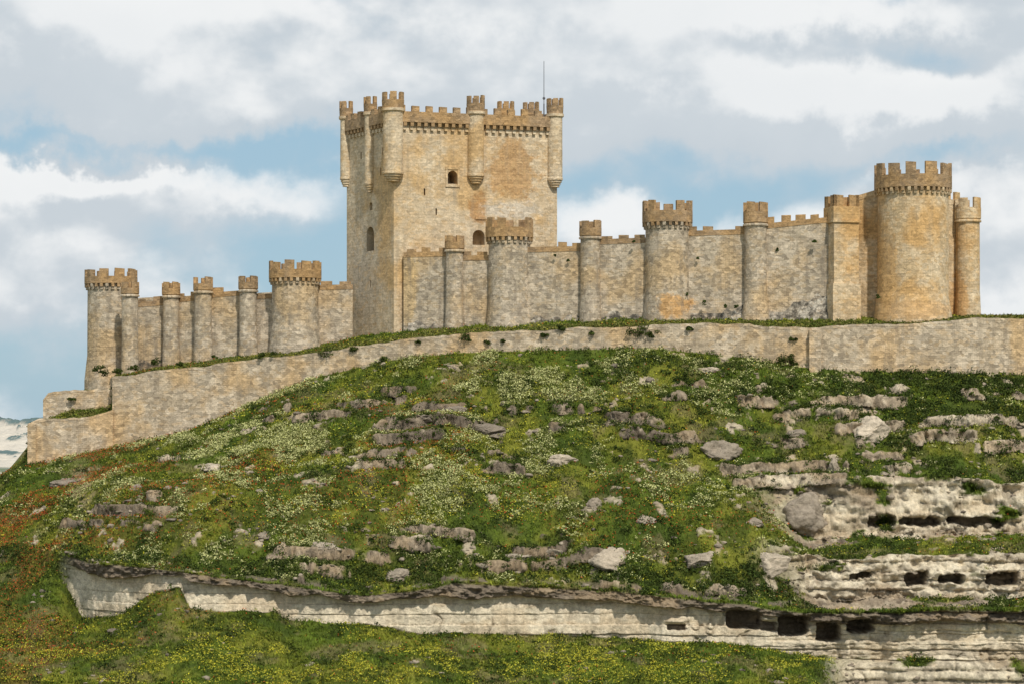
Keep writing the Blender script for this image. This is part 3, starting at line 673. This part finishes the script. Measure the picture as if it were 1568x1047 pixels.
# ---------------------------------------------------------------- ground + distant hills
m,nt,b=newmat('valley_fields');L=nt.links.new
tc=nt.nodes.new('ShaderNodeTexCoord');ob=tc.outputs['Object']
c1=mixc(nt,ramp(nt,noise(nt,ob,.004,6,.6),.42,.58),(.14,.17,.09),(.42,.38,.30));c2=mixc(nt,ramp(nt,noise(nt,ob,.012,6,.6),.5,.6),c1,(.08,.13,.12));L(c2,b.inputs['Base Color'])
me=bpy.data.meshes.new('ground');gx=30000
me.from_pydata([(-gx,-gx,-78),(gx,-gx,-78),(gx,gx,-78),(-gx,gx,-78)],[],[(0,1,2,3)]);me.materials.append(m)
sc.collection.objects.link(bpy.data.objects.new('ground',me))
M_far=colmat('distant_hill_cover',.05,.8,1.2,2.,.02)
gxs=np.linspace(-2600,-300,1300);gys=np.linspace(5200,7000,220)
GX,GY=np.meshgrid(gxs,gys);e=ss(5250,6300,GY)*(1-ss(6500,6990,GY))
rl=fbm(GX*.012,GY*.004,0*GX,5,603,.6)
GZ=-80+e*(100+40*(fbm(GX*.003,GY*.0015,0*GX,4,601)-.5)+46*(rl-.5))
tz=fbm(GX*.022,GY*.003,GZ*.06,5,607,.6)+.28*ss(4,30,GZ)-.05
tree=ss(.53,.59,tz)
GZ=GZ+tree*e*(4+7*fbm(GX*.12,GY*.02,0*GX,3,609))
fc=np.array([.40,.37,.33])+(np.array([.60,.54,.45])-np.array([.40,.37,.33]))*fbm(GX*.03,GY*.004,GZ*.12,4,611)[...,None]
fc=fc*(1-tree[...,None])+np.array([.10,.145,.145])*tree[...,None]  # tree tone pulled towards blue-grey, distance haze put into the colour
ii=np.arange(GX.size).reshape(GX.shape);Fh=np.stack([ii[:-1,:-1],ii[:-1,1:],ii[1:,1:],ii[1:,:-1]],-1).reshape(-1,4)
npmesh('distant_hills',np.stack([GX,GY,GZ],-1).reshape(-1,3),Fh,M_far,fc.reshape(-1,3),True)
# ---------------------------------------------------------------- world
az=math.radians(160);el=math.radians(50)
w=bpy.data.worlds.new('World');sc.world=w;w.use_nodes=True;nt=w.node_tree;L=nt.links.new
try: w.cycles.sampling_method='MANUAL';w.cycles.sample_map_resolution=256
except Exception: pass
bg=nt.nodes['Background'];bg.inputs['Strength'].default_value=.1
sky=nt.nodes.new('ShaderNodeTexSky');sky.sky_type='NISHITA';sky.sun_disc=False;sky.sun_elevation=el;sky.sun_rotation=az;sky.dust_density=.6;sky.ozone_density=2.5
tc=nt.nodes.new('ShaderNodeTexCoord');dirv=tc.outputs['Generated']
def vm(op,a,b=None):
    n=nt.nodes.new('ShaderNodeVectorMath');n.operation=op
    for i,v in enumerate((a,b)):
        if v is None: continue
        if isinstance(v,bpy.types.NodeSocket): L(v,n.inputs[i])
        else: n.inputs[i].default_value=v
    return n
def mt(op,a,b=0.):
    n=nt.nodes.new('ShaderNodeMath');n.operation=op
    for i,v in enumerate((a,b)):
        if isinstance(v,bpy.types.NodeSocket): L(v,n.inputs[i])
        else: n.inputs[i].default_value=v
    return n.outputs[0]
BUMPS=[(120,90,250,90,.24),(60,290,130,45,.12),(280,340,140,40,.05),(680,30,350,75,.14),(960,120,150,55,.20),(1260,160,150,50,.16),(1470,180,150,50,.16),(1540,300,90,80,.08),(1300,30,400,45,.14),(1540,470,120,40,.2),(60,450,200,60,.06),
       (200,232,260,20,-.18),(450,250,110,50,-.22),(500,400,170,60,-.12),(1020,290,270,55,-.22),(1400,250,110,25,-.14),(60,560,150,60,-.06)]
q0=vm('MULTIPLY',dirv,(4,4,4)).outputs[0]
wn=nt.nodes.new('ShaderNodeTexNoise');wn.inputs['Scale'].default_value=4;wn.inputs['Detail'].default_value=6;wn.inputs['Roughness'].default_value=.6;L(q0,wn.inputs['Vector'])
wv=vm('SUBTRACT',wn.outputs['Color'],(.5,.5,.5)).outputs[0]
def base(off,det):
    q=vm('ADD',q0,off).outputs[0]
    n1=nt.nodes.new('ShaderNodeTexNoise');n1.inputs['Scale'].default_value=2.3;n1.inputs['Detail'].default_value=det;n1.inputs['Roughness'].default_value=.52
    L(vm('MULTIPLY',q,(1,1,1.5)).outputs[0],n1.inputs['Vector']);return n1.outputs['Fac']
def bumps(off):
    acc=0.
    qw=vm('ADD',vm('ADD',q0,off).outputs[0],vm('MULTIPLY',wv,(.34,0,.26)).outputs[0]).outputs[0]
    for (px,py,sx,sy,a) in BUMPS:
        t=vm('MULTIPLY',vm('SUBTRACT',qw,((px-784)/1000,0,(660-py)/1000)).outputs[0],(1000/sx,0,1000/sy)).outputs[0]
        dt=vm('DOT_PRODUCT',t,t).outputs['Value']
        acc=mt('ADD',acc,mt('MULTIPLY',mt('EXPONENT',mt('MULTIPLY',dt,-1.)),a))
    return acc
d0=mt('ADD',base((0,0,0),7),bumps((0,0,0)));d1=mt('ADD',base((.012,0,.045),5),bumps((.012,0,.045)))
mask=ramp(nt,d0,.33,.55)
litr=ramp(nt,mt('SUBTRACT',d0,d1),-.06,.10)
thick=ramp(nt,d0,.5,.8)
ccol=mixc(nt,litr,(5.8,6.4,6.9),(8.8,8.95,9.0))
ccol=mixc(nt,mt('MULTIPLY',thick,.3),ccol,(7.2,7.6,7.9))
blue=mixc(nt,.8,sky.outputs[0],(3.5,5.3,6.6))
L(mixc(nt,mask,blue,ccol),bg.inputs['Color'])
sl=bpy.data.lights.new('sun','SUN');sl.energy=3.6;sl.angle=math.radians(2);sl.color=(1,.94,.83)
so=bpy.data.objects.new('sun',sl);sc.collection.objects.link(so)
dv=Vector((math.sin(az)*math.cos(el),math.cos(az)*math.cos(el),math.sin(el)));so.rotation_euler=dv.to_track_quat('Z','Y').to_euler()
# ---------------------------------------------------------------- camera
cam=bpy.data.cameras.new('camera');co=bpy.data.objects.new('camera',cam);sc.collection.objects.link(co)
co.location=(0,-400,0);co.rotation_euler=(math.pi/2,0,0);cam.sensor_width=36;cam.lens=36*4000/1568
cam.shift_y=(660-523.5)/1568;cam.clip_start=1;cam.clip_end=60000
sc.camera=co
